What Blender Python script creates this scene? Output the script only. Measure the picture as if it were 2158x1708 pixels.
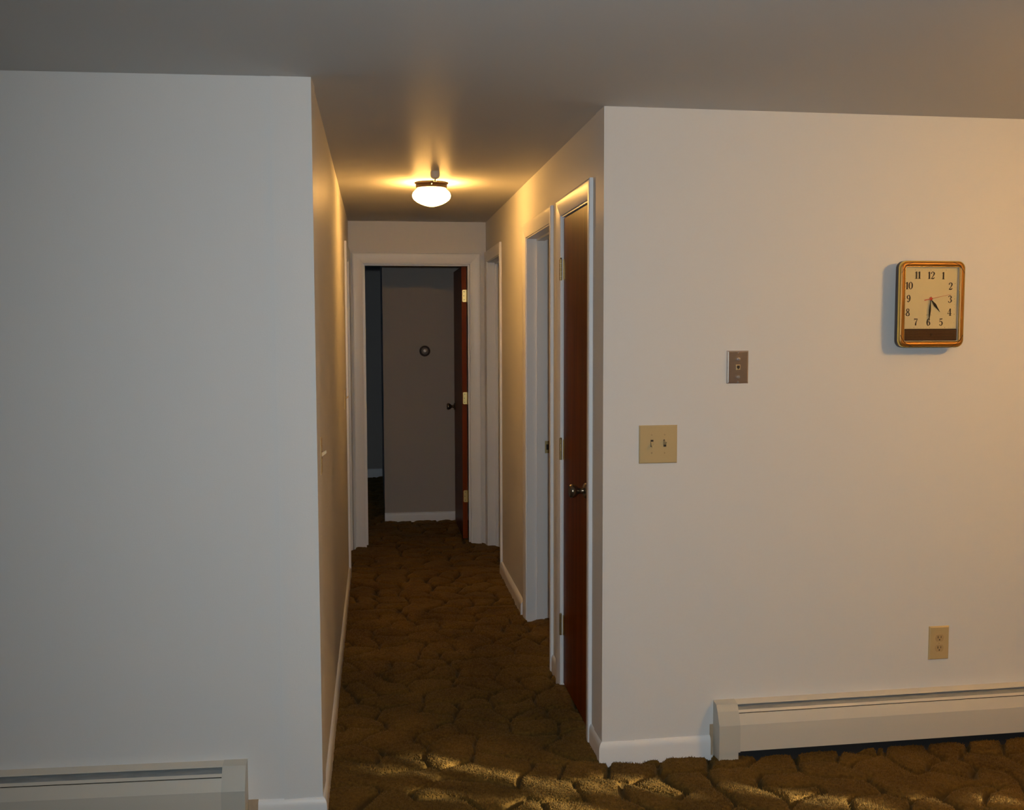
import bpy, math, random
import numpy as np
from mathutils import Vector, Matrix

random.seed(7); RNG = np.random.default_rng(11)
for _o in list(bpy.data.objects):
    bpy.data.objects.remove(_o, do_unlink=True)
SC = bpy.context.scene
COL = SC.collection
R = math.radians

# ----------------------------------------------------------------- geometry constants (metres)
CE = 2.299                      # ceiling height
XL, XR = -0.1842, 0.7837        # the two hall walls
YL, YR, YE = 3.2027, 3.4921, 7.311   # facing wall left, facing wall right, end of hall
SL, SR = -0.031, 0.0216         # the facing walls are very slightly out of square
CAM = Vector((0.0, 0.0, 1.5373))

# ----------------------------------------------------------------- camera
cam_d = bpy.data.cameras.new('camera')
cam_d.sensor_fit = 'HORIZONTAL'; cam_d.sensor_width = 36.0
cam_d.lens = 36.0 * 2158.1 / 2158.0
cam_d.clip_start = 0.02; cam_d.clip_end = 100
cam = bpy.data.objects.new('camera', cam_d); COL.objects.link(cam)
_yaw, _pit, _rol = R(7.5502), R(-4.2068), R(-0.1618)
_f = Vector((math.sin(_yaw)*math.cos(_pit), math.cos(_yaw)*math.cos(_pit), math.sin(_pit)))
_r = Vector((math.cos(_yaw), -math.sin(_yaw), 0)); _u = _r.cross(_f)
_r2 = _r*math.cos(_rol) + _u*math.sin(_rol); _u2 = -_r*math.sin(_rol) + _u*math.cos(_rol)
_m = Matrix((_r2, _u2, -_f)).transposed().to_4x4(); _m.translation = CAM
cam.matrix_world = _m
SC.camera = cam

# ----------------------------------------------------------------- sky, sun, flash, exposure
wd = bpy.data.worlds.new('world'); SC.world = wd; wd.use_nodes = True
bg = wd.node_tree.nodes['Background']
bg.inputs[0].default_value = (0.42, 0.62, 1.0, 1); bg.inputs[1].default_value = 0.55

SUN_DIR = Vector((-0.85, 0.53, 0)).normalized() * math.cos(R(17)) + Vector((0, 0, -math.sin(R(17))))
sd = bpy.data.lights.new('sun', 'SUN'); sd.energy = 17.0; sd.angle = R(0.53); sd.color = (1.0, 0.90, 0.70)
so = bpy.data.objects.new('sun', sd); COL.objects.link(so); so.location = (8, -3, 4)
so.rotation_euler = SUN_DIR.to_track_quat('-Z', 'Y').to_euler()

fd = bpy.data.lights.new('camera_flash', 'SPOT'); fd.energy = 150; fd.color = (0.86, 0.97, 1.03)
fd.spot_size = R(118); fd.spot_blend = 1.0; fd.shadow_soft_size = 0.03
fo = bpy.data.objects.new('camera_flash', fd); COL.objects.link(fo)
fo.location = CAM + _r2*0.05 + _u2*0.11
fo.rotation_euler = (_f + _r2*0.15 - _u2*0.07).to_track_quat('-Z', 'Y').to_euler()

HALL_LAMP = 90.0; ROOM_LAMP = 116.0; WARM = (1.0, 0.50, 0.12)
vs = SC.view_settings
vs.view_transform = 'Standard'; vs.look = 'None'; vs.gamma = 1.0; vs.use_curve_mapping = False
vs.exposure = 0.0

# ----------------------------------------------------------------- materials
def mat(name, color, rough=0.5, metal=0.0, spec=0.5, bump=0.0, bscale=200.0, var=0.0, vscale=8.0, stretch=(1,1,1), emit=None, estr=0.0):
    m = bpy.data.materials.new(name); m.use_nodes = True
    nt = m.node_tree; N = nt.nodes; Lk = nt.links
    b = N['Principled BSDF']
    b.inputs['Base Color'].default_value = (*color, 1)
    b.inputs['Roughness'].default_value = rough; b.inputs['Metallic'].default_value = metal
    b.inputs['Specular IOR Level'].default_value = spec
    if emit:
        b.inputs['Emission Color'].default_value = (*emit, 1); b.inputs['Emission Strength'].default_value = estr
    if bump or var:
        tc = N.new('ShaderNodeTexCoord'); mp = N.new('ShaderNodeMapping'); mp.inputs['Scale'].default_value = stretch
        Lk.new(tc.outputs['Object'], mp.inputs['Vector'])
    if bump:
        n = N.new('ShaderNodeTexNoise'); n.inputs['Scale'].default_value = bscale; n.inputs['Detail'].default_value = 3
        Lk.new(mp.outputs[0], n.inputs['Vector'])
        bp = N.new('ShaderNodeBump'); bp.inputs['Strength'].default_value = bump; bp.inputs['Distance'].default_value = 0.002
        Lk.new(n.outputs['Fac'], bp.inputs['Height']); Lk.new(bp.outputs[0], b.inputs['Normal'])
    if var:
        n2 = N.new('ShaderNodeTexNoise'); n2.inputs['Scale'].default_value = vscale; n2.inputs['Detail'].default_value = 4
        Lk.new(mp.outputs[0], n2.inputs['Vector'])
        mx = N.new('ShaderNodeMix'); mx.data_type = 'RGBA'
        mx.inputs[6].default_value = (*[max(0, c*(1-var)) for c in color], 1)
        mx.inputs[7].default_value = (*[min(1, c*(1+var)) for c in color], 1)
        Lk.new(n2.outputs['Fac'], mx.inputs[0]); Lk.new(mx.outputs[2], b.inputs['Base Color'])
    return m

M = {}
M['wall'] = mat('wall_paint', (0.76, 0.75, 0.73), 0.42, spec=0.012, bump=0.12, bscale=260)
M['ceiling'] = mat('ceiling_paint', (0.66, 0.65, 0.63), 0.38, spec=0.002, bump=0.10, bscale=240)
M['trim'] = mat('trim_paint', (0.86, 0.855, 0.85), 0.35, bump=0.05, bscale=120)
M['bare'] = mat('bare_plaster', (0.46, 0.34, 0.22), 0.8, var=0.15, vscale=60)
M['heater'] = mat('heater_enamel', (0.66, 0.615, 0.53), 0.40)
M['heater_cap'] = mat('heater_cap_enamel', (0.56, 0.54, 0.475), 0.40)
M['alu'] = mat('aluminium_damper', (0.36, 0.38, 0.38), 0.42, metal=0.35, var=0.35, vscale=18, stretch=(1, 6, 6))
M['dark'] = mat('dark_gap', (0.02, 0.02, 0.02), 0.8)
M['almond'] = mat('almond_plastic', (0.58, 0.44, 0.22), 0.38)
M['almond_dark'] = mat('almond_shade_plastic', (0.50, 0.36, 0.18), 0.4)
M['slot'] = mat('slot_black', (0.03, 0.02, 0.015), 0.6)
M['steel'] = mat('brushed_steel', (0.62, 0.53, 0.46), 0.30, metal=0.9, var=0.12, vscale=40, stretch=(1, 1, 12))
M['brass'] = mat('brass', (0.78, 0.58, 0.22), 0.28, metal=0.85)
M['brass_dull'] = mat('dull_brass', (0.42, 0.32, 0.15), 0.38, metal=0.85)
M['bronze'] = mat('antique_bronze', (0.20, 0.15, 0.10), 0.25, metal=0.9)
M['pan'] = mat('dark_bronze_pan', (0.008, 0.0035, 0.002), 0.5, spec=0.08)
def globe_mat(name, power, low):
    # opal glass lit from inside: brightest round the collar where the bulb sits, dimmer at the bottom
    m = mat(name, (0.9, 0.88, 0.82), 0.25, emit=WARM, estr=power)
    nt = m.node_tree; N = nt.nodes; Lk = nt.links; b = N['Principled BSDF']
    tc = N.new('ShaderNodeTexCoord'); sx = N.new('ShaderNodeSeparateXYZ'); Lk.new(tc.outputs['Object'], sx.inputs[0])
    mr = N.new('ShaderNodeMapRange'); mr.inputs[1].default_value = -0.108; mr.inputs[2].default_value = -0.072
    mr.inputs[3].default_value = power*low; mr.inputs[4].default_value = power
    Lk.new(sx.outputs['Z'], mr.inputs[0]); Lk.new(mr.outputs[0], b.inputs['Emission Strength'])
    return m
M['globe'] = globe_mat('lit_opal_glass', HALL_LAMP, 0.25)
M['globe_room'] = globe_mat('lit_opal_glass_room', ROOM_LAMP, 0.8)
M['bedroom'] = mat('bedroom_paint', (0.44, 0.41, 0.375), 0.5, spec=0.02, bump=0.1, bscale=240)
M['low_bounce'] = mat('low_bounce_wall', (0.16, 0.09, 0.05), 0.5, var=0.3, vscale=3, stretch=(1, 1, 0.1))  # dark finish invented for unseen walls, to cut bounced light
M['detector'] = mat('detector_plastic', (0.62, 0.58, 0.52), 0.5)
M['clock_case'] = mat('clock_case_brown', (0.035, 0.02, 0.018), 0.35)
M['gold'] = mat('clock_gold', (0.36, 0.17, 0.035), 0.38, metal=0.55)
M['gold_rim'] = mat('clock_gold_rim', (0.72, 0.58, 0.17), 0.22, metal=0.9)
M['dial'] = mat('clock_dial_cream', (0.80, 0.68, 0.42), 0.5)
M['reveal'] = mat('clock_reveal_grey', (0.46, 0.42, 0.36), 0.5)
M['ink'] = mat('clock_ink', (0.022, 0.009, 0.007), 0.6)
M['hand'] = mat('clock_hand_black', (0.012, 0.010, 0.009), 0.35)
M['red'] = mat('clock_second_red', (0.55, 0.06, 0.02), 0.4)
M['grille'] = mat('clock_grille_brown', (0.15, 0.062, 0.028), 0.45)
M['black_ring'] = mat('thermostat_ring_black', (0.025, 0.02, 0.018), 0.4)
M['silver'] = mat('thermostat_silver', (0.65, 0.62, 0.60), 0.25, metal=0.7)
M['soil'] = mat('garden_soil', (0.10, 0.07, 0.04), 0.9, var=0.3)
M['leaf'] = mat('leaf_green', (0.05, 0.09, 0.03), 0.6, var=0.3)
M['bark'] = mat('bark_brown', (0.09, 0.06, 0.04), 0.9, var=0.3, vscale=30)

def wood_mat(name, c1, c2):
    m = bpy.data.materials.new(name); m.use_nodes = True
    nt = m.node_tree; N = nt.nodes; Lk = nt.links; b = N['Principled BSDF']
    tc = N.new('ShaderNodeTexCoord'); mp = N.new('ShaderNodeMapping'); mp.inputs['Scale'].default_value = (9, 9, 0.45)
    Lk.new(tc.outputs['Object'], mp.inputs['Vector'])
    n = N.new('ShaderNodeTexNoise'); n.inputs['Scale'].default_value = 3.0; n.inputs['Detail'].default_value = 6; n.inputs['Distortion'].default_value = 0.6
    Lk.new(mp.outputs[0], n.inputs['Vector'])
    cr = N.new('ShaderNodeValToRGB'); cr.color_ramp.elements[0].position = 0.32; cr.color_ramp.elements[1].position = 0.68
    cr.color_ramp.elements[0].color = (*c1, 1); cr.color_ramp.elements[1].color = (*c2, 1)
    Lk.new(n.outputs['Fac'], cr.inputs[0]); Lk.new(cr.outputs[0], b.inputs['Base Color'])
    b.inputs['Roughness'].default_value = 0.38; b.inputs['Specular IOR Level'].default_value = 0.06
    return m
M['wood'] = wood_mat('mahogany_veneer', (0.085, 0.017, 0.0015), (0.16, 0.036, 0.003))
M['wood_edge'] = wood_mat('mahogany_edge', (0.17, 0.032, 0.004), (0.25, 0.048, 0.006))

def carpet_mat():
    m = bpy.data.materials.new('carpet_wool'); m.use_nodes = True
    nt = m.node_tree; N = nt.nodes; Lk = nt.links; b = N['Principled BSDF']
    tc = N.new('ShaderNodeTexCoord')
    n1 = N.new('ShaderNodeTexNoise'); n1.inputs['Scale'].default_value = 3.2; n1.inputs['Detail'].default_value = 3
    n2 = N.new('ShaderNodeTexNoise'); n2.inputs['Scale'].default_value = 90; n2.inputs['Detail'].default_value = 2
    for n in (n1, n2): Lk.new(tc.outputs['Object'], n.inputs['Vector'])
    ad = N.new('ShaderNodeMath'); ad.operation = 'ADD'; Lk.new(n1.outputs['Fac'], ad.inputs[0]); Lk.new(n2.outputs['Fac'], ad.inputs[1])
    hf = N.new('ShaderNodeMath'); hf.operation = 'MULTIPLY'; hf.inputs[1].default_value = 0.5; Lk.new(ad.outputs[0], hf.inputs[0])
    cr = N.new('ShaderNodeValToRGB'); e = cr.color_ramp.elements
    e[0].position = 0.34; e[0].color = (0.058, 0.029, 0.005, 1)
    e[1].position = 0.66; e[1].color = (0.165, 0.091, 0.0175, 1)
    x = e.new(0.5); x.color = (0.108, 0.058, 0.0105, 1)
    Lk.new(hf.outputs[0], cr.inputs[0])
    # groove shade painted into the colour: low pile between the islands goes darker
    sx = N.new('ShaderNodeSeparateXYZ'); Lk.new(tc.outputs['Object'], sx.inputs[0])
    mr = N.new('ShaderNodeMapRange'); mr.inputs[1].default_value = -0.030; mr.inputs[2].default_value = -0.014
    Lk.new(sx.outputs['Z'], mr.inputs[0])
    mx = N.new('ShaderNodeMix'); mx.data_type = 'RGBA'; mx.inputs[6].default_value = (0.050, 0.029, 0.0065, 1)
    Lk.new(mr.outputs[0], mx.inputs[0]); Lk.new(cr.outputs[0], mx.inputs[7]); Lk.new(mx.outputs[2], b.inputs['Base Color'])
    b.inputs['Roughness'].default_value = 0.9; b.inputs['Specular IOR Level'].default_value = 0.15
    b.inputs['Sheen Weight'].default_value = 0.1; b.inputs['Sheen Roughness'].default_value = 0.5
    b.inputs['Sheen Tint'].default_value = (0.8, 0.6, 0.25, 1)
    return m
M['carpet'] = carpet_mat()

def glass_mat():
    m = bpy.data.materials.new('clock_glass'); m.use_nodes = True
    nt = m.node_tree; N = nt.nodes; Lk = nt.links
    for n in list(N):
        if n.type == 'BSDF_PRINCIPLED': N.remove(n)
    t = N.new('ShaderNodeBsdfTransparent'); t.inputs[0].default_value = (0.97, 0.97, 0.95, 1)
    g = N.new('ShaderNodeBsdfGlossy'); g.inputs['Roughness'].default_value = 0.03
    f = N.new('ShaderNodeLayerWeight'); f.inputs['Blend'].default_value = 0.12
    mx = N.new('ShaderNodeMixShader')
    Lk.new(f.outputs['Facing'], mx.inputs[0]); Lk.new(t.outputs[0], mx.inputs[1]); Lk.new(g.outputs[0], mx.inputs[2])
    out = [n for n in N if n.type == 'OUTPUT_MATERIAL'][0]; Lk.new(mx.outputs[0], out.inputs[0])
    return m
M['glass'] = glass_mat()

# ----------------------------------------------------------------- mesh helpers
class MB:
    def __init__(s): s.v = []; s.f = []; s.sm = []
    def add(s, vs_, fs, smooth=False):
        o = len(s.v); s.v += [tuple(x) for x in vs_]
        for f in fs: s.f.append(tuple(i+o for i in f)); s.sm.append(smooth)
        return s
    def box(s, x0, x1, y0, y1, z0, z1):
        v = [(x0,y0,z0),(x1,y0,z0),(x1,y1,z0),(x0,y1,z0),(x0,y0,z1),(x1,y0,z1),(x1,y1,z1),(x0,y1,z1)]
        return s.add(v, [(3,2,1,0),(4,5,6,7),(0,1,5,4),(1,2,6,5),(2,3,7,6),(3,0,4,7)])
    def loft(s, loops, cap0=True, cap1=True, smooth=False, closed=True):
        n = len(loops[0]); v = [p for l in loops for p in l]; f = []
        for i in range(len(loops)-1):
            for j in range(n if closed else n-1):
                k = (j+1) % n
                f.append((i*n+j, i*n+k, (i+1)*n+k, (i+1)*n+j))
        s.add(v, f, smooth)
        o = len(s.v) - len(v)
        if cap0: s.f.append(tuple(o+i for i in reversed(range(n)))); s.sm.append(False)
        if cap1: s.f.append(tuple(o+(len(loops)-1)*n+i for i in range(n))); s.sm.append(False)
        return s
    def bevbox(s, x0, x1, y0, y1, z0, z1, b):
        # plate whose front (low y) edges are chamfered
        def lp(y, i): return [(x0+i,y,z0+i),(x1-i,y,z0+i),(x1-i,y,z1-i),(x0+i,y,z1-i)]
        return s.loft([lp(y1,0), lp(y0+b,0), lp(y0+b*0.35,b*0.35), lp(y0,b)])
    def lathe(s, prof, c=(0,0,0), axis='z', n=32, smooth=True):
        loops = []
        for r_, h in prof:
            l = []
            for i in range(n):
                a_ = 2*math.pi*i/n; p, q = r_*math.cos(a_), r_*math.sin(a_)
                if axis == 'z': P = (c[0]+p, c[1]+q, c[2]+h)
                elif axis == 'y': P = (c[0]+p, c[1]+h, c[2]+q)
                else: P = (c[0]+h, c[1]+p, c[2]+q)
                l.append(P)
            loops.append(l)
        return s.loft(loops, True, True, smooth)
    def cyl(s, r_, h0, h1, c=(0,0,0), axis='z', n=20): return s.lathe([(r_,h0),(r_,h1)], c, axis, n, True)
    def build(s, name, m, parent=None, loc=None, rotz=None, kind=None):
        me = bpy.data.meshes.new(name); me.from_pydata(s.v, [], s.f)
        import bmesh
        bm = bmesh.new(); bm.from_mesh(me); bmesh.ops.recalc_face_normals(bm, faces=bm.faces); bm.to_mesh(me); bm.free()
        if any(s.sm) and len(me.polygons) == len(s.sm):
            me.polygons.foreach_set('use_smooth', s.sm)
            try: me.set_sharp_from_angle(angle=R(40))
            except Exception: pass
        me.materials.append(m); me.update()
        o = bpy.data.objects.new(name, me); COL.objects.link(o)
        if parent is not None: o.parent = parent
        if loc is not None: o.location = loc
        if rotz is not None: o.rotation_euler = (0, 0, rotz)
        if kind: o['kind'] = kind
        return o

def empty(name, loc=(0,0,0), rotz=0.0):
    o = bpy.data.objects.new(name, None); COL.objects.link(o)
    o.empty_display_size = 0.05; o.location = loc; o.rotation_euler = (0, 0, rotz)
    return o
def thing(name, label, cat, loc=(0,0,0), rotz=0.0, group=None):
    o = empty(name, loc, rotz); o['label'] = label; o['category'] = cat
    if group: o['group'] = group
    return o
def tag(o, label, cat, group=None):
    o['label'] = label; o['category'] = cat
    if group: o['group'] = group
    return o

AR, AL = math.atan(SR), math.atan(SL)
LOC_R = (XR, YR, 0.0); LOC_L = (XL, YL, 0.0)
def on_R(s_, z=0.0): return (XR + s_*math.cos(AR), YR + s_*math.sin(AR), z)
def on_L(s_, z=0.0): return (XL + s_*math.cos(AL), YL + s_*math.sin(AL), z)
ROT_HR, ROT_HL = -math.pi/2, math.pi/2      # frames whose local -Y looks out of the wall into the hall
T = 0.12                                     # wall thickness

# ================================================================= STRUCTURE
# ---- facing walls (local X along wall, -Y towards the room)
MB().box(-3.3, 0, 0, T, -0.03, CE).build('wall_left', M['wall'], None, LOC_L, AL, 'structure')
MB().box(0, 3.72, 0, T, -0.03, CE).build('wall_right', M['wall'], None, LOC_R, AR, 'structure')
# ---- hall walls with door openings
DOORS_R = [(3.745, 4.288), (4.579, 5.316), (6.468, 7.205)]
DOORS_L = [(6.474, 7.205)]
DH = 2.008                                   # clear height of the openings
def wall_y(name, xface, sgn, y0, y1, openings):
    mb = MB(); xs = sorted((xface, xface + sgn*T)); y = y0
    for (a_, b_) in openings:
        mb.box(xs[0], xs[1], y, a_-0.02, -0.03, CE)
        mb.box(xs[0], xs[1], a_-0.02, b_+0.02, DH+0.02, CE); y = b_+0.02
    mb.box(xs[0], xs[1], y, y1, -0.03, CE)
    return mb.build(name, M['wall'], None, kind='structure')
wall_y('wall_hall_right', XR, 1, YR+T*0.9, YE+T, DOORS_R)
MB().box(XR, XR+T, YR, YR+T*0.95, -0.03, CE).build('wall_hall_right_corner', M['wall'], None, kind='structure')
wall_y('wall_hall_left', XL, -1, YL, YE+T, DOORS_L)
# ---- end wall
EX0, EX1 = -0.082, 0.668; EH = 2.003
MB().box(-2.6, EX0-0.02, YE, YE+T, -0.03, CE).box(EX1+0.02, 3.2, YE, YE+T, -0.03, CE) \
    .box(EX0-0.02, EX1+0.02, YE, YE+T, EH+0.02, CE).build('wall_hall_end', M['wall'], None, kind='structure')
# ---- bedroom beyond
BY = 8.275
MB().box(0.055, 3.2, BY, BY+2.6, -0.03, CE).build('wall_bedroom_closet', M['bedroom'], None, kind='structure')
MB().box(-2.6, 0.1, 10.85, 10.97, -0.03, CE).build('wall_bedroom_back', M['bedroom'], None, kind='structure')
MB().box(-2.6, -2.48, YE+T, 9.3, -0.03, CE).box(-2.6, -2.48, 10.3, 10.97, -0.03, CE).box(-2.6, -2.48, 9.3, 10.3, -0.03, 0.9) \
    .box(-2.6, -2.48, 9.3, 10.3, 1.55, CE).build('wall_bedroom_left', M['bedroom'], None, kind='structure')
MB().box(3.2, 3.3, YE, 10.97, -0.03, CE).build('wall_bedroom_right', M['bedroom'], None, kind='structure')
# ---- rooms behind the hall doors and the big room around the camera
XW = 4.4                                     # wall with the garden window
WY0, WY1, WZ0, WZ1 = 0.45, 1.95, 0.55, 1.75
MB().box(XW, XW+T, -2.6, WY0, -0.03, CE).box(XW, XW+T, WY1, YE+T, -0.03, CE).box(XW, XW+T, WY0, WY1, -0.03, WZ0) \
    .box(XW, XW+T, WY0, WY1, WZ1, CE).build('wall_far_right', M['wall'], None, kind='structure')
MB().box(-3.5, XW+T, -2.72, -2.6, -0.03, CE).build('wall_back', M['low_bounce'], None, kind='structure')
MB().box(-3.52, -3.4, -2.6, YE+T, -0.03, CE).build('wall_far_left', M['low_bounce'], None, kind='structure')
MB().box(-3.4, -2.6, YE, YE+T, -0.03, CE).build('wall_far_left_return', M['wall'], None, kind='structure')
MB().box(3.2, XW, YE, YE+T, -0.03, CE).build('wall_far_right_return', M['wall'], None, kind='structure')
MB().box(XR+T, 1.6, 4.44, 4.50, -0.03, CE).build('wall_closet', M['low_bounce'], None, kind='structure')
MB().box(XR+T, XW, 5.9, 5.98, -0.03, CE).build('wall_partition', M['low_bounce'], None, kind='structure')
# ---- ceiling
MB().box(-3.52, XW+T, -2.72, 11.0, CE, CE+0.1).build('ceiling', M['ceiling'], None, kind='structure')
# ---- garden window frame
wf = MB()
for (y0, y1, z0, z1) in ((WY0, WY0+.04, WZ0, WZ1), (WY1-.04, WY1, WZ0, WZ1), (WY0, WY1, WZ0, WZ0+.04), (WY0, WY1, WZ1-.04, WZ1)):
    wf.box(XW+.03, XW+.08, y0, y1, z0, z1)
win = wf.build('window_1', M['trim'], None, kind='structure')
MB().box(XW+.05, XW+.056, WY0+.04, WY1-.04, WZ0+.04, WZ1-.04).build('pane', M['glass'], win)

# ---- floor: slab, sculpted carpet, pile
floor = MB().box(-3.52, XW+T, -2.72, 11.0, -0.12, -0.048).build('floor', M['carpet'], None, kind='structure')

def hash2(i, j, k):
    h = np.sin(i*127.1 + j*311.7 + k*74.7) * 43758.5453
    return h - np.floor(h)
def sculpt(x, y):
    # height of the sculpted pile: rounded islands parted by narrow grooves
    wx = x + 0.022*np.sin(y*17+1.3) + 0.012*np.sin(x*31+y*9); wy = y + 0.018*np.sin(x*15+.4) + 0.010*np.sin(y*37+x*11)
    cx, cy = 0.165, 0.135
    gx, gy = wx/cx, wy/cy
    gx = gx + 0.5*(np.floor(gy) % 2)*0
    ix, iy = np.floor(gx), np.floor(gy)
    d1 = np.full(x.shape, 9.0); p1x = np.zeros(x.shape); p1y = np.zeros(x.shape); cid = np.zeros(x.shape)
    pts = []
    for di in (-2, -1, 0, 1, 2):
        for dj in (-2, -1, 0, 1, 2):
            a_, b_ = ix+di, iy+dj
            px = (a_ + 0.12 + 0.76*hash2(a_, b_, 1))*cx; py = (b_ + 0.12 + 0.76*hash2(a_, b_, 2))*cy
            d = np.hypot(wx-px, (wy-py)); pts.append((px, py, hash2(a_, b_, 5)))
            m_ = d < d1
            d1 = np.where(m_, d, d1); p1x = np.where(m_, px, p1x); p1y = np.where(m_, py, p1y); cid = np.where(m_, hash2(a_, b_, 5), cid)
    e = np.full(x.shape, 9.0)
    for (px, py, hid) in pts:
        dx, dy = px-p1x, py-p1y; l = np.hypot(dx, dy)
        ok = l > 1e-6
        de = np.where(ok, ((px+p1x)/2-wx)*dx/np.maximum(l, 1e-6) + ((py+p1y)/2-wy)*dy/np.maximum(l, 1e-6), 9.0)
        # some neighbouring islands run together: their shared groove is faint
        de = np.where(ok & (np.abs(hid-cid) < 0.13), de + 0.02, de)
        e = np.minimum(e, de)
    e = np.maximum(e, 0)
    h = -0.026*np.exp(-(e/0.0085)**2) - 0.009*np.exp(-e/0.020) + 0.003*(cid-0.5)
    h += 0.0012*np.sin(x*83+y*57) + 0.0015*np.sin(x*23-y*19)
    return h - 0.006

def np_mesh(name, V, F, m, parent, kind=None, smooth=False):
    me = bpy.data.meshes.new(name); k = F.shape[1]
    me.vertices.add(len(V)); me.vertices.foreach_set('co', V.astype(np.float32).ravel())
    me.loops.add(F.size); me.loops.foreach_set('vertex_index', F.astype(np.int32).ravel())
    me.polygons.add(len(F)); me.polygons.foreach_set('loop_start', np.arange(0, F.size, k, dtype=np.int32))
    me.polygons.foreach_set('loop_total', np.full(len(F), k, dtype=np.int32))
    me.update(calc_edges=True); me.materials.append(m)
    if smooth: me.polygons.foreach_set('use_smooth', np.ones(len(F), dtype=bool))
    o = bpy.data.objects.new(name, me); COL.objects.link(o); o.parent = parent
    if kind: o['kind'] = kind
    return o
def grid(x0, x1, y0, y1, st):
    nx, ny = int(round((x1-x0)/st))+1, int(round((y1-y0)/st))+1
    X, Y = np.meshgrid(np.linspace(x0, x1, nx), np.linspace(y0, y1, ny))
    Z = sculpt(X, Y) + RNG.normal(0, 0.0006, X.shape)
    V = np.stack([X.ravel(), Y.ravel(), Z.ravel()], 1)
    i = np.arange(nx*ny).reshape(ny, nx)
    F = np.stack([i[:-1,:-1].ravel(), i[:-1,1:].ravel(), i[1:,1:].ravel(), i[1:,:-1].ravel()], 1)
    return V, F
parts = [grid(-1.6, 3.4, 2.2, 3.62, 0.008), grid(XL-0.14, XR+0.14, 3.62, 5.4, 0.010), grid(XL-0.14, XR+0.14, 5.4, 8.3, 0.010), grid(-0.5, 0.2, 8.3, 10.85, 0.03)]
V = []; F = []; off = 0
for v_, f_ in parts: V.append(v_); F.append(f_+off); off += len(v_)
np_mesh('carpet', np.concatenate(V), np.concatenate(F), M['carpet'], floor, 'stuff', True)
def tufts(x0, x1, y0, y1, st, h0, rb):
    nx, ny = int((x1-x0)/st), int((y1-y0)/st)
    X, Y = np.meshgrid(np.arange(nx)*st+x0, np.arange(ny)*st+y0)
    X = X.ravel() + RNG.uniform(-st*.6, st*.6, nx*ny); Y = Y.ravel() + RNG.uniform(-st*.6, st*.6, nx*ny)
    Z = sculpt(X, Y); k_ = Z > -0.017; X, Y, Z = X[k_], Y[k_], Z[k_]; n = len(X)
    a0 = RNG.uniform(0, 6.28, n); hh = h0*RNG.uniform(.6, 1.25, n); rr = rb*RNG.uniform(.7, 1.3, n)
    lx = RNG.normal(0, .35, n)*hh; ly = RNG.normal(0, .35, n)*hh
    vs_ = []
    for k in range(3):
        a_ = a0 + k*2.094
        vs_.append(np.stack([X+rr*np.cos(a_), Y+rr*np.sin(a_), Z-0.002], 1))
    vs_.append(np.stack([X+lx, Y+ly, Z+hh], 1))
    Vt = np.stack(vs_, 1).reshape(-1, 3); b_ = np.arange(n)*4
    Ft = np.concatenate([np.stack([b_+i, b_+(i+1) % 3, b_+3], 1) for i in range(3)])
    return Vt, Ft
tp = [tufts(-0.9, 2.8, 2.6, 3.60, 0.0062, 0.006, 0.0026), tufts(XL+.012, XR-.012, 3.60, 4.6, 0.0070, 0.006, 0.003), tufts(XL+.012, XR-.012, 4.6, 5.6, 0.011, 0.006, 0.0045)]
V = []; F = []; off = 0
for v_, f_ in tp:
    # keep the pile out of the walls and skirting
    V.append(v_); F.append(f_+off); off += len(v_)
V = np.concatenate(V); F = np.concatenate(F)
c_ = V[F[:, 0]]
yl = YL + SL*(c_[:, 0]-XL); yr = YR + SR*(c_[:, 0]-XR)
inside = ((c_[:, 0] < XL+.008) & (c_[:, 1] > yl-.012)) | ((c_[:, 0] > XR-.012) & (c_[:, 1] > yr-.012))
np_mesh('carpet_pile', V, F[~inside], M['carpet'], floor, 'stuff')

# ---- skirting boards
BH = 0.062
def skirting(name, length, loc, rotz, t=0.012, h=BH, mitre0=0.0, mitre1=0.0, parent=None):
    # profile (out from wall, z); mitres lengthen the ends with the distance from the wall
    prof = [(0, -0.02), (t, -0.02), (t, h*0.60), (t*0.94, h*0.72), (t*0.75, h*0.85), (t*0.42, h*0.95), (t*0.12, h), (0, h)]
    l0 = [(-mitre0*d, -d, z) for d, z in prof]; l1 = [(length+mitre1*d, -d, z) for d, z in prof]
    return MB().loft([l0, l1], smooth=True).build(name, M['trim'], parent, loc, rotz, None if parent else 'structure')
skirting('baseboard_right', 0.402, LOC_R, AR, t=0.013, h=0.065, mitre0=1.0)
skirting('baseboard_left', 0.2005, on_L(-0.2005), AL, t=0.013, h=0.060, mitre1=1.0)
skirting('baseboard_hall_left', 6.399-YL, (XL, YL, 0), ROT_HL, t=0.013, mitre0=1.0)
skirting('baseboard_hall_right', 3.669-YR, (XR, 3.669, 0), ROT_HR, t=0.010, h=0.064, mitre1=1.0)
skirting('baseboard_hall_right_middle', 4.503-4.364, (XR, 4.503, 0), ROT_HR, t=0.010)
skirting('baseboard_hall_right_far', 6.393-5.430, (XR, 6.393, 0), ROT_HR, t=0.019)
skirting('baseboard_bedroom_closet', 2.4, (0.055, BY, 0), 0.0, t=0.012, h=0.06)
skirting('baseboard_bedroom_back', 2.5, (-2.45, 10.85, 0), 0.0, t=0.012, h=0.075)

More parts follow.
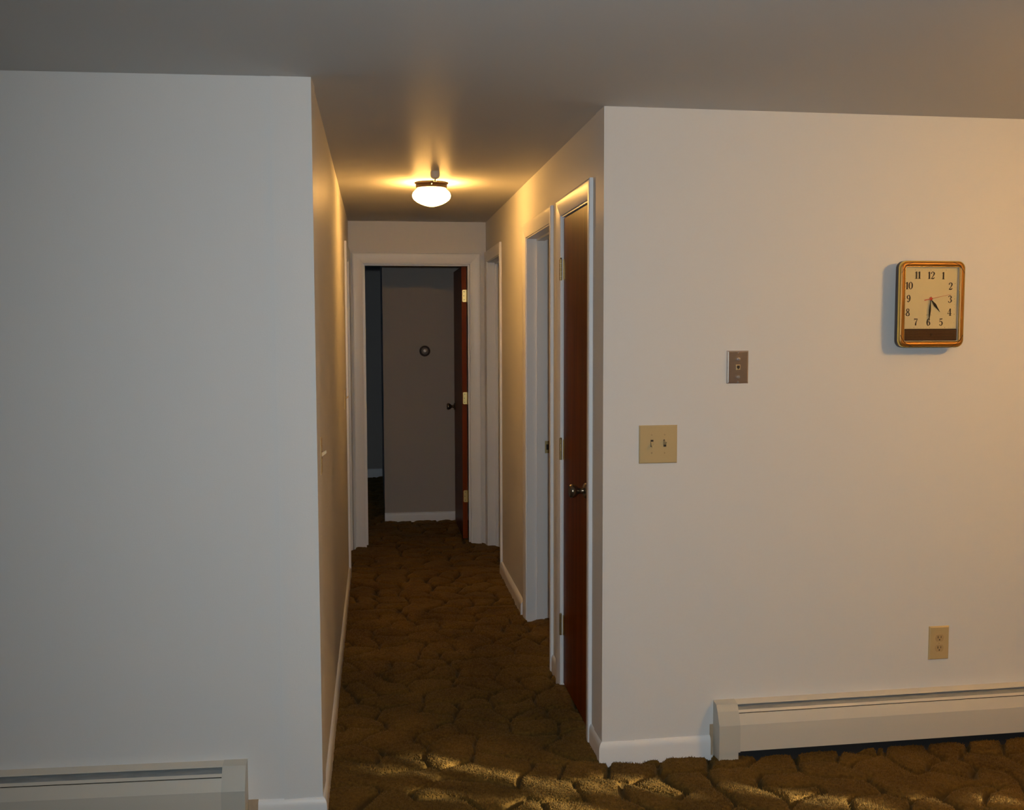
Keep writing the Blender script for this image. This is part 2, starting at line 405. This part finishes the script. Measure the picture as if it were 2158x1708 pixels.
# ---- door casings, jambs and stops. local frame: X along wall, -Y out into hall, origin at left foot of opening
CW = 0.070
def cas_prof():
    # (distance from opening, thickness)
    return [(0, 0.0), (0, 0.006), (0.004, 0.0078), (0.022, 0.0105), (0.045, 0.0140), (0.060, 0.0148), (0.067, 0.0142), (CW, 0.0118), (CW, 0.0)]
def doorway(name, loc, rotz, w, h, stop_y, jt=0.018, depth=T+0.002, legs=(True, True), rev=0.006):
    root = empty(name, loc, rotz); root['kind'] = 'structure'
    P = cas_prof()
    def leg(side):
        lo = []; hi = []
        for u, t_ in P:
            x = -(rev+u) if side < 0 else w+rev+u
            lo.append((x, -t_, -0.02)); hi.append((x, -t_, h+rev+u))
        MB().loft([lo, hi], smooth=True).build('casing_leg', M['trim'], root)
    if legs[0]: leg(-1)
    if legs[1]: leg(1)
    a_ = [(-(rev+u), -t_, h+rev+u) for u, t_ in P]; b_ = [(w+rev+u, -t_, h+rev+u) for u, t_ in P]
    MB().loft([a_, b_], smooth=True).build('casing_head', M['trim'], root)
    MB().box(-jt, 0, -0.0005, depth, -0.02, h).build('jamb', M['trim'], root)
    MB().box(w, w+jt, -0.0005, depth, -0.02, h).build('jamb', M['trim'], root)
    MB().box(-jt, w+jt, -0.0005, depth, h, h+jt).build('jamb_head', M['trim'], root)
    s0, s1, st = stop_y, stop_y+0.040, 0.011
    MB().box(0, st, s0, s1, -0.02, h).build('door_stop', M['trim'], root)
    MB().box(w-st, w, s0, s1, -0.02, h).build('door_stop', M['trim'], root)
    MB().box(st, w-st, s0, s1, h-st, h).build('door_stop_head', M['trim'], root)
    return root
# right hall wall: local X runs towards the camera (-Y world), so the origin is the far foot
tA = doorway('trim_1', (XR, DOORS_R[0][1], 0), ROT_HR, DOORS_R[0][1]-DOORS_R[0][0], DH, 0.045)
tB = doorway('trim_2', (XR, DOORS_R[1][1], 0), ROT_HR, DOORS_R[1][1]-DOORS_R[1][0], DH, 0.052, depth=0.150)
tC = doorway('trim_3', (XR, DOORS_R[2][1], 0), ROT_HR, DOORS_R[2][1]-DOORS_R[2][0], DH, 0.052)
tE = doorway('trim_4', (EX0, YE, 0), 0.0, EX1-EX0, EH, 0.040)
tD = doorway('trim_5', (XL, DOORS_L[0][0], 0), ROT_HL, DOORS_L[0][1]-DOORS_L[0][0], DH, 0.052)

# strike plate on the far jamb of the second doorway (local X+ out of the jamb)
sp = MB().box(0, 0.0015, 0.096, 0.125, 0.885, 0.950).build('strike_plate', M['brass_dull'], tB)
MB().box(0.0015, 0.0022, 0.103, 0.116, 0.903, 0.932).build('latch_hole', M['slot'], sp)

# ---- doors
def hinge(parent, loc, rotz=0.0, h=0.09, knuckle=True, leaf=(0.03, 0.012), m='brass', round_leaf=False):
    # knuckle axis at local origin, leaf to +X
    mb = MB()
    k = 5; st = h/k
    if knuckle:
        for i in range(k): mb.cyl(0.0055, -h/2+i*st+0.0006, -h/2+(i+1)*st-0.0006, (0, -0.004, 0), 'z', 12)
        mb.lathe([(0.0035, h/2), (0.006, h/2+.001), (0.004, h/2+.005), (0.001, h/2+.006)], (0, -0.004, 0), 'z', 10)
    o = mb.build('hinge', M['brass_dull' if m == 'dull' else m], parent, loc, rotz)
    return o
d1 = empty('door_1', (XR+0.006, DOORS_R[0][1]-0.003, 0), ROT_HR); d1['kind'] = 'structure'
wA = DOORS_R[0][1]-DOORS_R[0][0]-0.006
MB().bevbox(0, wA, 0, 0.035, 0.004, DH-0.004, 0.002).build('door_slab', M['wood'], d1)
for z in (1.789, 1.026, 0.262):
    hg = hinge(d1, (-0.003, -0.008, z), 0, 0.09, True, m='brass_dull')
    MB().bevbox(0.001, 0.017, 0.0045, 0.007, -0.043, 0.043, 0.001).build('hinge_leaf', M['brass'], hg)
kn = MB().lathe([(0.0, 0.0), (0.031, 0.0), (0.031, -0.003), (0.026, -0.009), (0.013, -0.013), (0.0105, -0.022), (0.012, -0.030), (0.022, -0.040), (0.0265, -0.050), (0.0265, -0.060), (0.022, -0.066), (0.0, -0.067)], (0, 0, 0), 'y', 28)
kn.build('door_knob', M['bronze'], d1, (wA-0.058, 0.0, 0.923))

# bedroom door, swung right round into the bedroom; hinge edge towards the hall
d2 = empty('door_2', (0.619, YE+T+0.004, 0), 0.0); d2['kind'] = 'structure'
MB().box(0, 0.0352, 0.0, 0.0015, 0.004, 1.994).build('door_edge', M['wood_edge'], d2)
MB().box(0, 0.035, 0.0015, 0.735, 0.004, 1.994).build('door_slab', M['wood'], d2)
for z in (1.783, 1.040, 0.318):
    pts = []
    w_, h_, r_ = 0.030, 0.088, 0.008
    for (cx, cz, a0) in ((r_, h_/2-r_, 90), (r_, -h_/2+r_, 180)):
        for k in range(5):
            a_ = R(a0 + 90*k/4); pts.append((cx+r_*math.cos(a_), cz+r_*math.sin(a_)))
    pts += [(w_, -h_/2), (w_, h_/2)]
    hf = MB().loft([[(x, 0.0, zz) for x, zz in pts], [(x, -0.0022, zz) for x, zz in pts]]).build('hinge', M['brass'], d2, (0.0055, 0.0, z))
    sc = MB()
    for (x, zz) in ((0.010, 0.030), (0.010, 0.0), (0.010, -0.030)): sc.cyl(0.003, -0.0022, -0.003, (x+.003*(zz != 0), 0, zz), 'y', 8)
    sc.build('screw', M['bronze'], hf)
    MB().cyl(0.0055, -0.044, 0.044, (0.0355, -0.006, 0), 'z', 12).build('knuckle', M['brass'], hf)
kp = [(0.0, 0.0), (0.031, 0.0), (0.031, -0.003), (0.026, -0.009), (0.013, -0.013), (0.0105, -0.022), (0.012, -0.030), (0.022, -0.040), (0.0265, -0.050), (0.0265, -0.060), (0.022, -0.066), (0.0, -0.067)]
MB().lathe(kp, (0, 0, 0), 'x', 24).build('door_knob', M['bronze'], d2, (0.0, 0.675, 0.93))

# ================================================================= THINGS
# ---- hall ceiling light
def ceiling_lamp(name, label, x, y, gm, power_mat):
    o = thing(name, label, 'lamp', (x, y, CE), 0.0, 'globe ceiling lamps')
    MB().lathe([(0.0, 0.0), (0.087, 0.0), (0.088, -0.003), (0.083, -0.007), (0.081, -0.010), (0.0815, -0.019), (0.079, -0.021), (0.081, -0.024), (0.079, -0.029), (0.068, -0.030), (0.0, -0.027)], n=40).build('pan', M['pan'], o)
    g = [(0.072, -0.026), (0.077, -0.034), (0.087, -0.042), (0.096, -0.053), (0.0997, -0.065), (0.098, -0.076), (0.091, -0.087), (0.076, -0.099), (0.057, -0.109), (0.035, -0.117), (0.016, -0.1215), (0.0, -0.123)]
    MB().lathe(g, n=40).build('globe', power_mat, o)
    for k in range(3):
        a_ = R(-92 + 120*k)
        MB().lathe([(0.0, 0.0), (0.0042, 0.0), (0.0042, 0.006), (0.0025, 0.009), (0.0, 0.009)], axis='x', n=10).build('thumb_screw', M['silver'], o,
            (0.0805*math.cos(a_), 0.0805*math.sin(a_), -0.015), a_)
    return o
ceiling_lamp('ceiling_lamp', 'lit white mushroom glass globe on a dark bronze pan, on the hall ceiling', 0.296, 5.390, None, M['globe'])
rl = ceiling_lamp('ceiling_lamp', 'lit white glass globe on the main room ceiling, out to the right of the clock', 2.65, 2.10, None, M['globe_room'])
rl.scale = (1.35, 1.35, 1.35); rl.location.z = CE-0.10
MB().lathe([(0.0, 0.074), (0.050, 0.074), (0.046, 0.055), (0.014, 0.045), (0.012, 0.0), (0.0, 0.0)], n=24).build('canopy', M['pan'], rl)

# ---- heat detector on the ceiling in front of the hall lamp
hd = thing('heat_detector', 'small round white heat detector on the hall ceiling, in front of the lamp', 'detector', (0.2925, 5.00, CE))
MB().lathe([(0.0, 0.0), (0.0205, 0.0), (0.0225, -0.010), (0.0225, -0.022), (0.019, -0.031), (0.010, -0.037), (0.004, -0.038), (0.0, -0.038)], n=10, smooth=False).build('housing', M['detector'], hd)
MB().lathe([(0.0, -0.037), (0.003, -0.037), (0.003, -0.043), (0.0085, -0.0445), (0.0085, -0.0465), (0.0, -0.048)], n=16).build('sensor_disc', M['bronze'], hd)

# ---- light switches and plates
def toggle(parent, x, z, up, m=None):
    hs = MB().box(x-0.0050, x+0.0050, -0.0068, -0.0058, z-0.0125, z+0.0125).build('toggle_slot', M['slot'], parent)
    s_ = 1 if up else -1
    lo = [(x-.0042, -0.0060, z-.0065), (x+.0042, -0.0060, z-.0065), (x+.0042, -0.0060, z+.0065), (x-.0042, -0.0060, z+.0065)]
    zt = z + s_*0.0105
    hi = [(x-.0034, -0.0215, zt-.0045), (x+.0034, -0.0215, zt-.0045), (x+.0034, -0.0205, zt+.0045), (x-.0034, -0.0205, zt+.0045)]
    MB().loft([lo, hi]).build('toggle', m or M['almond'], hs)
def screw(parent, x, z, m, d=-0.0062, r_=0.0034, nm='screw'):
    MB().lathe([(0.0, 0.0), (r_, 0.0), (r_*.8, -0.0012), (0.0, -0.0016)], (x, d, z), 'y', 12).build(nm, m, parent)
def switch_plate(name, label, loc, rotz, w, h, toggles, group=None):
    o = thing(name, label, 'switch', loc, rotz, 'almond toggle light switches')
    MB().bevbox(-w/2, w/2, -0.0062, 0, -h/2, h/2, 0.004).build('plate', M['almond'], o)
    for x, up in toggles:
        toggle(o, x, 0.004, up)
        screw(o, x, 0.034, M['almond_dark']); screw(o, x, -0.030, M['almond_dark'])
    return o
switch_plate('light_switch', 'wide almond wall plate with two toggle switches, right of the hall corner', on_R(0.199, 1.1327), AR, 0.139, 0.135, [(-0.0235, False), (0.0235, True)])
switch_plate('light_switch', 'narrow almond toggle switch near the front corner of the left hall wall', (XL, 3.355, 1.130), ROT_HL, 0.070, 0.118, [(0, True)])
switch_plate('light_switch', 'narrow almond toggle switch deep in the hall, beside the far left door casing', (XL, 6.06, 1.135), ROT_HL, 0.070, 0.116, [(0, True)])

# ---- telephone plate
ph = thing('phone_plate', 'brushed steel wall telephone plate with jack, below and left of the clock', 'phone jack', on_R(0.489, 1.4025), AR)
MB().bevbox(-0.040, 0.040, -0.0075, 0, -0.0585, 0.0585, 0.0055).build('plate', M['steel'], ph)
for z in (0.0290, -0.0345):
    MB().lathe([(0.0, 0.0), (0.0042, 0.0), (0.0032, -0.004), (0.0055, -0.006), (0.0055, -0.008), (0.0, -0.0088)], (0, -0.0074, z), 'y', 14).build('mounting_stud', M['silver'], ph)
jk = MB().bevbox(-0.0082, 0.0082, -0.0092, -0.007, -0.0095, 0.0085, 0.001).build('jack', M['almond'], ph)
MB().box(-0.0052, 0.0052, -0.0096, -0.0090, -0.0040, 0.0058).box(-0.0022, 0.0022, -0.0096, -0.0090, -0.0072, -0.0040).build('jack_opening', M['slot'], jk)
screw(ph, 0, 0.0525, M['silver'], -0.0070); screw(ph, 0, -0.0525, M['silver'], -0.0070)

# ---- outlet
ol = thing('power_outlet', 'almond duplex power outlet low on the wall above the right heater', 'outlet', on_R(1.2925, 0.363), AR)
MB().bevbox(-0.0405, 0.0405, -0.0065, 0, -0.0635, 0.0635, 0.005).build('plate', M['almond'], ol)
def recept(z):
    pts = []
    for i in range(28):
        a_ = 2*math.pi*i/28; x, zz = 0.0172*math.cos(a_), 0.0172*math.sin(a_)
        pts.append((x, max(-0.0138, min(0.0138, zz))))
    o = MB().loft([[(x, -0.0060, z+q) for x, q in pts], [(x, -0.0076, z+q) for x, q in pts]]).build('receptacle', M['almond_dark'], ol)
    MB().box(-0.0073, -0.0049, -0.0080, -0.0074, z-0.001, z+0.0075).build('slot', M['slot'], o)
    MB().box(0.0049, 0.0069, -0.0080, -0.0074, z, z+0.0068).build('slot', M['slot'], o)
    MB().cyl(0.0024, -0.0074, -0.0080, (0, 0, z-0.0068), 'y', 12).build('ground_hole', M['slot'], o)
recept(0.0195); recept(-0.0195); screw(ol, 0, 0, M['almond_dark'], -0.0064, 0.003)

# ---- round thermostat in the bedroom
th = thing('thermostat', 'round thermostat with black ring and silver dial on the bedroom wall', 'thermostat', (0.390, BY, 1.368))
MB().lathe([(0.0, 0.0), (0.044, 0.0), (0.044, -0.010), (0.041, -0.016), (0.031, -0.020), (0.0, -0.020)], (0, 0, 0), 'y', 36).build('ring', M['black_ring'], th)
MB().lathe([(0.0, -0.019), (0.029, -0.019), (0.029, -0.026), (0.025, -0.031), (0.012, -0.035), (0.0, -0.036)], (0, 0, 0), 'y', 32).build('cover', M['silver'], th)
MB().lathe([(0.0, -0.034), (0.008, -0.034), (0.008, -0.037), (0.0, -0.038)], (0, 0, 0), 'y', 16).build('centre_cap', M['trim'], th)

# ---- baseboard heaters
def heater(name, label, loc, rotz, x0, x1, cap_at, cap_w, line_w=0.0028):
    o = thing(name, label, 'heater', loc, rotz, 'baseboard heaters')
    # side profile (out, z)
    outer = [(0.0, 0.1935), (0.033, 0.1865), (0.045, 0.165), (0.065, 0.120), (0.066, 0.094), (0.066, 0.024)]
    inner = [(0.060, 0.024), (0.060, 0.10), (0.056, 0.120), (0.0, 0.150)]
    def at(z):   # depth of the outer profile at height z
        for (d0, z0), (d1_, z1) in zip(outer, outer[1:]):
            if z1 <= z <= z0: return d0 + (d1_-d0)*((z0-z)/(z0-z1) if z0 != z1 else 0)
        return outer[-1][0]
    a_, b_ = (x0, x1)
    def strip(nm, prof, m, s=0.0):
        MB().loft([[(a_, -d, z) for d, z in prof], [(b_, -d, z) for d, z in prof]]).build(nm, m, o)
    MB().box(a_, b_, -0.004, 0.0, 0.0, 0.188).build('back_panel', M['heater'], o)
    strip('top_hood', [(0.0, 0.1935), (0.030, 0.1868), (0.0315, 0.1845), (0.030, 0.1835), (0.0, 0.1905)], M['heater'])
    strip('damper', [(0.020, 0.1790), (0.0395, 0.1665), (0.0380, 0.1650), (0.018, 0.177)], M['alu'])
    strip('lower_lip', [(0.0405, 0.1675), (0.0462, 0.1592), (0.0445, 0.1580), (0.0385, 0.1665)], M['heater'])
    strip('front_cover', [(at(0.1565), 0.1565), (0.0650, 0.120), (0.066, 0.094), (0.066, 0.024), (0.0635, 0.024), (0.0635, 0.094), (0.0625, 0.1195), (at(0.1565)-0.003, 0.1565)], M['heater'])
    strip('element_and_shade', [(0.005, 0.155), (0.042, 0.150), (0.058, 0.10), (0.058, 0.030), (0.042, 0.022), (0.040, -0.03), (0.005, -0.03)], M['dark'])  # black part below the element stands in for the shadow under the heater
    c0, c1 = cap_at
    ex = 0.0012
    prof = [(0.0, 0.1935+ex), (0.033, 0.1865+ex), (0.045+ex, 0.165+ex*.5), (0.065+ex, 0.120), (0.066+ex, 0.094), (0.066+ex, 0.021), (0.0, 0.021)]
    cap = MB().loft([[(c0, -d, z) for d, z in prof], [(c1, -d, z) for d, z in prof]]).build('end_cap', M['heater_cap'], o)
    MB().box(c0+0.001 if c0 < x0 else c0, c1-0.006, -0.0645, -0.002, -0.015, 0.021).build('foot', M['heater_cap'], cap)
    return o
hr = heater('baseboard_heater', 'cream baseboard heater along the right wall, below the outlet', on_R(0.0), AR, 0.4935, 3.2, (0.4142, 0.4935), 0.08)
hl = heater('baseboard_heater', 'pale baseboard heater along the left wall, at the lower left corner', on_L(0.0), AL, -2.9, -0.3035, (-0.3035, -0.2315), 0.08)
# dark scratch on the right heater's front, bare strips of wall beside both heaters
MB().add([(0.742, -0.0480, 0.1555), (0.7435, -0.0480, 0.1555), (0.7475, -0.0575, 0.1370), (0.7465, -0.0575, 0.1370)], [(0, 1, 2, 3)]).build('scratch', M['slot'], hr)
MB().box(0.4015, 0.4145, -0.0012, 0.0, -0.01, 0.105).build('trim_6', M['bare'], None, LOC_R, AR, 'structure')
MB().box(-0.2315, -0.2005, -0.0012, 0.0, -0.01, 0.062).build('trim_7', M['bare'], None, LOC_L, AL, 'structure')

# ---- wall clock
ck = thing('wall_clock', 'brown and gold rectangular wall clock with cream dial reading half past four', 'clock', (on_R(1.1935)[0], on_R(1.1935)[1]-0.030, 1.6245), AR)
KW, KH = 0.2525, 0.3090
def rr_loop(w, h, r_, y, n=8, cx=0.0, cz=0.0):
    p = []
    for (sx, sz, a0) in ((1, 1, 0), (-1, 1, 90), (-1, -1, 180), (1, -1, 270)):
        for k in range(n+1):
            a_ = R(a0 + 90*k/n); p.append((cx + sx*(w/2-r_) + r_*math.cos(a_), y, cz + sz*(h/2-r_) + r_*math.sin(a_)))
    return p
IW, IH = 0.2090, 0.2640
MB().box(-0.085, 0.085, 0.0, 0.030, -0.11, 0.11).build('movement_box', M['clock_case'], ck)
case = MB().loft([rr_loop(KW-.004, KH-.004, 0.026, 0.0), rr_loop(KW, KH, 0.027, -0.004), rr_loop(KW, KH, 0.027, -0.0215), rr_loop(KW-.003, KH-.003, 0.026, -0.0226), rr_loop(KW-.012, KH-.012, 0.020, -0.0226), rr_loop(KW-.012, KH-.012, 0.020, -0.016)], smooth=True).build('case', M['clock_case'], ck)
def frame(nm, offs, m, parent):
    # ring lofted through (inset, y, corner radius)
    loops = [rr_loop(KW-2*i, KH-2*i, max(0.0015, rad), y) for i, y, rad in offs]
    loops.append(loops[0])
    return MB().loft(loops, False, False, True).build(nm, m, parent)
bez = frame('bezel', [(0.0035, -0.0225, 0.0240), (0.0035, -0.0315, 0.0240), (0.0065, -0.0342, 0.0215), (0.0120, -0.0352, 0.0170), (0.0175, -0.0338, 0.0115), (0.0215, -0.0300, 0.0060), (0.0230, -0.0230, 0.0040), (0.0230, -0.0200, 0.0040)], M['gold'], ck)
frame('outer_rim', [(0.0, -0.0220, 0.0270), (0.0, -0.0290, 0.0270), (0.0012, -0.0318, 0.0260), (0.0036, -0.0325, 0.0238), (0.0042, -0.0310, 0.0234), (0.0042, -0.0220, 0.0234)], M['gold_rim'], ck)
frame('reveal', [(0.0206, -0.0300, 0.0040), (0.0230, -0.0300, 0.0040), (0.0236, -0.0290, 0.0040), (0.0236, -0.0205, 0.0040), (0.0206, -0.0205, 0.0040)], M['reveal'], ck)
frame('inner_rim', [(0.0200, -0.0300, 0.0060), (0.0204, -0.0322, 0.0056), (0.0216, -0.0322, 0.0050), (0.0220, -0.0300, 0.0046)], M['gold_rim'], ck)
def ribbon(pts, y0, th=0.0006):
    """flat variable-width stroke, pts = (x, z, width)"""
    P = [np.array(p, float) for p in pts]
    if len(P) > 2:
        Q = []
        ext = [2*P[0]-P[1]] + P + [2*P[-1]-P[-2]]
        if np.allclose(P[0][:2], P[-1][:2]): ext[0] = P[-2]; ext[-1] = P[1]
        for i in range(1, len(ext)-2):
            p0, p1, p2, p3 = ext[i-1], ext[i], ext[i+1], ext[i+2]
            for t_ in np.linspace(0, 1, 6)[:-1]:
                Q.append(0.5*((2*p1) + (-p0+p2)*t_ + (2*p0-5*p1+4*p2-p3)*t_**2 + (-p0+3*p1-3*p2+p3)*t_**3))
        Q.append(P[-1]); P = Q
    L1 = []; L2 = []
    for i, p in enumerate(P):
        a_ = P[max(0, i-1)]; b_ = P[min(len(P)-1, i+1)]
        d = b_[:2]-a_[:2]; n_ = np.linalg.norm(d); d = d/n_ if n_ > 1e-9 else np.array([1., 0.])
        nn = np.array([-d[1], d[0]])*max(p[2], 1e-5)/2
        L1.append(p[:2]+nn); L2.append(p[:2]-nn)
    loops = [[(a_[0], y0, a_[1]), (b_[0], y0, b_[1]), (b_[0], y0-th, b_[1]), (a_[0], y0-th, a_[1])] for a_, b_ in zip(L1, L2)]
    return loops
for sx, sz in ((1, 1), (-1, 1), (1, -1), (-1, -1)):
    pl = [(sx*(KW/2-0.0055), sz*(KH/2-0.0440), .0016), (sx*(KW/2-0.0130), sz*(KH/2-0.0300), .0016), (sx*(KW/2-0.0260), sz*(KH/2-0.0150), .0016), (sx*(KW/2-0.0490), sz*(KH/2-0.0045), .0016)]
    ys = [-0.0336, -0.0354, -0.0354, -0.0336]
    lp = ribbon(pl, -0.0330, 0.0028)
    MB().loft(lp).build('corner_line', M['clock_case'], bez)
DY = -0.0215
dial = MB().box(-IW/2, IW/2, DY, DY+0.002, -0.0880, IH/2).build('dial', M['dial'], ck)
GL = {
 '1': [[(.5,.0,.21),(.5,.97,.21)], [(.22,.025,.05),(.78,.025,.05)], [(.52,.95,.08),(.24,.80,.05)]],
 '2': [[(.15,.70,.17),(.2,.86,.11),(.42,.96,.08),(.68,.83,.17),(.68,.66,.18),(.48,.38,.10),(.14,.07,.06)], [(.12,.075,.15),(.58,.075,.15),(.78,.24,.05)]],
 '3': [[(.18,.77,.15),(.27,.92,.09),(.48,.96,.08),(.68,.76,.18),(.52,.55,.08),(.34,.53,.05)], [(.34,.53,.05),(.58,.49,.10),(.72,.27,.19),(.5,.035,.08),(.26,.06,.09),(.16,.21,.15)]],
 '4': [[(.6,.0,.19),(.6,.98,.19)], [(.58,.97,.06),(.08,.28,.05)], [(.06,.27,.07),(.88,.27,.07)], [(.36,.022,.05),(.84,.022,.05)]],
 '5': [[(.25,.895,.14),(.55,.90,.15),(.74,.94,.10)], [(.23,.96,.05),(.2,.50,.05)], [(.2,.50,.05),(.46,.60,.09),(.70,.36,.19),(.58,.08,.12),(.36,.03,.08),(.17,.17,.15)]],
 '6': [[(.70,.80,.14),(.52,.95,.08),(.28,.74,.16),(.20,.40,.19),(.30,.08,.12),(.48,.03,.07),(.70,.20,.16),(.68,.42,.15),(.50,.55,.07),(.28,.42,.06)]],
 '7': [[(.14,.88,.15),(.45,.87,.13),(.76,.90,.10)], [(.15,.97,.05),(.12,.70,.05)], [(.77,.90,.06),(.54,.55,.11),(.42,.25,.19),(.42,.02,.21)]],
 '8': [[(.46,.53,.09),(.24,.70,.14),(.30,.92,.11),(.47,.97,.06),(.64,.92,.11),(.67,.70,.13),(.46,.53,.12),(.20,.35,.14),(.20,.12,.15),(.46,.025,.07),(.72,.12,.16),(.72,.36,.14),(.46,.53,.09)]],
 '0': [[(.45,.98,.06),(.20,.78,.16),(.15,.5,.20),(.20,.22,.16),(.45,.02,.06),(.70,.22,.16),(.75,.5,.20),(.70,.78,.16),(.45,.98,.06)]],
}
GL['9'] = [[(.9-x, 1-z, w) for x, z, w in GL['6'][0]]]
def px(zx, zz): return ((zx-819)*0.2790e-3 + 0.0066, (796-zz)*0.2587e-3)   # dial layout
NUM = {'12': (797, 397), '11': (611, 395), '1': (965, 400), '10': (493, 540), '2': (1070, 545), '9': (490, 720), '3': (1065, 725), '8': (482, 908), '4': (1062, 905), '7': (598, 1040), '6': (772, 1042), '5': (947, 1042)}
for txt, (zx, zz) in NUM.items():
    cx, cz = px(zx, zz); H_ = 0.0265; SX = 0.0195; adv = {'1': 0.60}
    wid = [adv.get(c, 0.80) for c in txt]; tot = sum(wid); x = cx - tot*SX/2
    mb = MB()
    for c, w_ in zip(txt, wid):
        for st in GL[c]:
            o_ = (0.9-w_)/2 if c == '1' else 0.05
            if c == '1': o_ = 0.2
            mb.loft(ribbon([(x + (p-o_)*SX, cz - H_/2 + q*H_, wd_*SX*1.38) for p, q, wd_ in st], DY, 0.0004))
        x += w_*SX
    mb.build('numeral', M['ink'], dial)
# minute dots and the tiny printed mark
md = MB()
for k in range(60):
    a_ = R(6*k); dx_, dz_ = math.sin(a_), math.cos(a_)
    s_ = 1/max(abs(dx_)/0.0955, abs(dz_)/0.1030)
    c0 = px(787, 722); bigr = 0.0011 if k % 5 == 0 else 0.0006
    md.cyl(bigr, DY, DY-0.0004, (c0[0]+dx_*s_, 0, c0[1]+dz_*s_), 'y', 6)
md.build('minute_track', M['ink'], dial)
mk = MB()
for k in range(6):
    x, z = px(742+k*13, 945); mk.box(x-0.0007, x+0.0007, DY-0.0003, DY, z-0.0012, z+0.0012)
mk.build('maker_mark', M['grille'], dial)
HX, HZ = px(787, 722)
def hand(nm, m, ang, pts, y):
    # pts along the hand: (distance, width)
    a_ = R(ang); dx_, dz_ = math.sin(a_), math.cos(a_)
    lp = [[(HX+dx_*d-dz_*w/2, y, HZ+dz_*d+dx_*w/2), (HX+dx_*d+dz_*w/2, y, HZ+dz_*d-dx_*w/2), (HX+dx_*d+dz_*w/2, y-.0006, HZ+dz_*d-dx_*w/2), (HX+dx_*d-dz_*w/2, y-.0006, HZ+dz_*d+dx_*w/2)] for d, w in pts]
    return MB().loft(lp).build(nm, m, ck)
hand('hour_hand', M['hand'], 141.5, [(-0.006, .002), (0.0, .003), (0.008, .0030), (0.028, .0105), (0.040, .006), (0.060, .0008)], DY-0.0035)
hand('minute_hand', M['hand'], 183.6, [(-0.008, .002), (0.0, .003), (0.012, .0025), (0.040, .0080), (0.056, .0060), (0.086, .0008)], DY-0.0050)
hand('second_hand', M['red'], 78.0, [(-0.026, .0034), (-0.006, .0022), (0.0, .0014), (0.079, .0007)], DY-0.0065)
MB().lathe([(0.0, 0.0), (0.0058, 0.0), (0.0058, -0.0015), (0.0030, -0.003), (0.0, -0.0034)], (HX, DY-0.0060, HZ), 'y', 16).build('hub', M['red'], ck)
gz0, gz1 = -IH/2, -0.0895
gr = MB().box(-IW/2, IW/2, DY-0.0022, DY+0.002, gz0, gz1).build('speaker_grille', M['clock_case'], ck)
ns = 9
for k in range(ns):
    z = gz0 + 0.0040 + (gz1-gz0-0.0075)*(k+.5)/ns
    MB().bevbox(-IW/2+0.006, IW/2-0.004, DY-0.0045, DY-0.0020, z-0.0009, z+0.0009, 0.0005).build('grille_slat', M['grille'], gr)
MB().lathe([(0.0, 0.0), (0.006, 0.0), (0.005, -0.0012), (0.0, -0.0014)], (0.004, DY-0.0044, (gz0+gz1)/2+.002), 'y', 6).build('emblem', M['clock_case'], gr)
MB().box(-IW/2+.0005, IW/2-.0005, -0.0290, -0.0282, -IH/2+.0005, IH/2-.0005).build('glass', M['glass'], ck)

# ================================================================= GARDEN outside the window (unseen shrub added, its leaf gaps cut to place the sun patches)
MB().box(XW+T, 9.0, -4.0, 7.5, -0.35, -0.12).build('ground', M['soil'], None, kind='structure')
PATCH = [(.22,3.56,.10,.030),(.04,3.50,.06,.030),(.18,3.49,.05,.020),(.24,3.28,.11,.030),(.60,3.31,.15,.045),(.73,3.28,.09,.055),(.94,3.28,.12,.045),(.62,3.13,.22,.050),
         (1.26,3.18,.10,.028),(1.40,3.08,.12,.028),(1.60,3.02,.13,.040),(1.80,3.05,.05,.022),(1.96,3.045,.07,.030),(2.07,2.985,.08,.022)]  # wanted sun patches on the carpet; the leaf gaps follow them
SDX, SDY = -0.8486, 0.5291
def lit(P):
    t_ = P[2]/(-SUN_DIR.z); fx, fy = P[0]+SUN_DIR.x*t_, P[1]+SUN_DIR.y*t_
    for (cx, cy, hl_, hw) in PATCH:
        dx_, dy_ = fx-cx, fy-cy; u_ = dx_*SDX+dy_*SDY; w_ = -dx_*SDY+dy_*SDX
        if (u_/(hl_+.10))**2 + (w_/(hw+.030))**2 < 1: return True
    return False
lv = []; lf = []
for layer, X0 in enumerate((5.05, 5.25)):
    y = -1.7
    while y < 2.6:
        z = -0.1
        while z < 2.75:
            P = (X0+random.uniform(-.05, .05), y+random.uniform(-.02, .02), z+random.uniform(-.02, .02))
            if not lit(P):
                a_ = random.uniform(0, 6.28); s_ = random.uniform(.045, .060); tl = random.uniform(-.4, .4)
                o_ = len(lv); ca, sa = math.cos(a_)*s_, math.sin(a_)*s_
                lv += [(P[0]-tl*ca, P[1]-ca*1.5, P[2]-sa*1.5), (P[0]+.01, P[1]+sa, P[2]-ca), (P[0]+tl*ca, P[1]+ca*1.5, P[2]+sa*1.5), (P[0]-.01, P[1]-sa, P[2]+ca)]
                lf.append((o_, o_+1, o_+2, o_+3))
            z += 0.045
        y += 0.045
sh = thing('gobo_shrub', 'unseen leafy shrub outside the garden window, gaps cut to shape the sun patches', 'shrub', (5.15, 0.6, -0.12))
foliage = MB(); foliage.v = [(x-5.15, y-0.6, z+0.12) for x, y, z in lv]; foliage.f = lf; foliage.sm = [False]*len(lf)
foliage.build('foliage', M['leaf'], sh, kind='stuff')
st = MB()
for k in range(5): st.lathe([(0.02, 0.0), (0.012, 0.9)], (0.05, -0.9+0.45*k, 0.0), 'z', 8)
st.build('stem', M['bark'], sh)
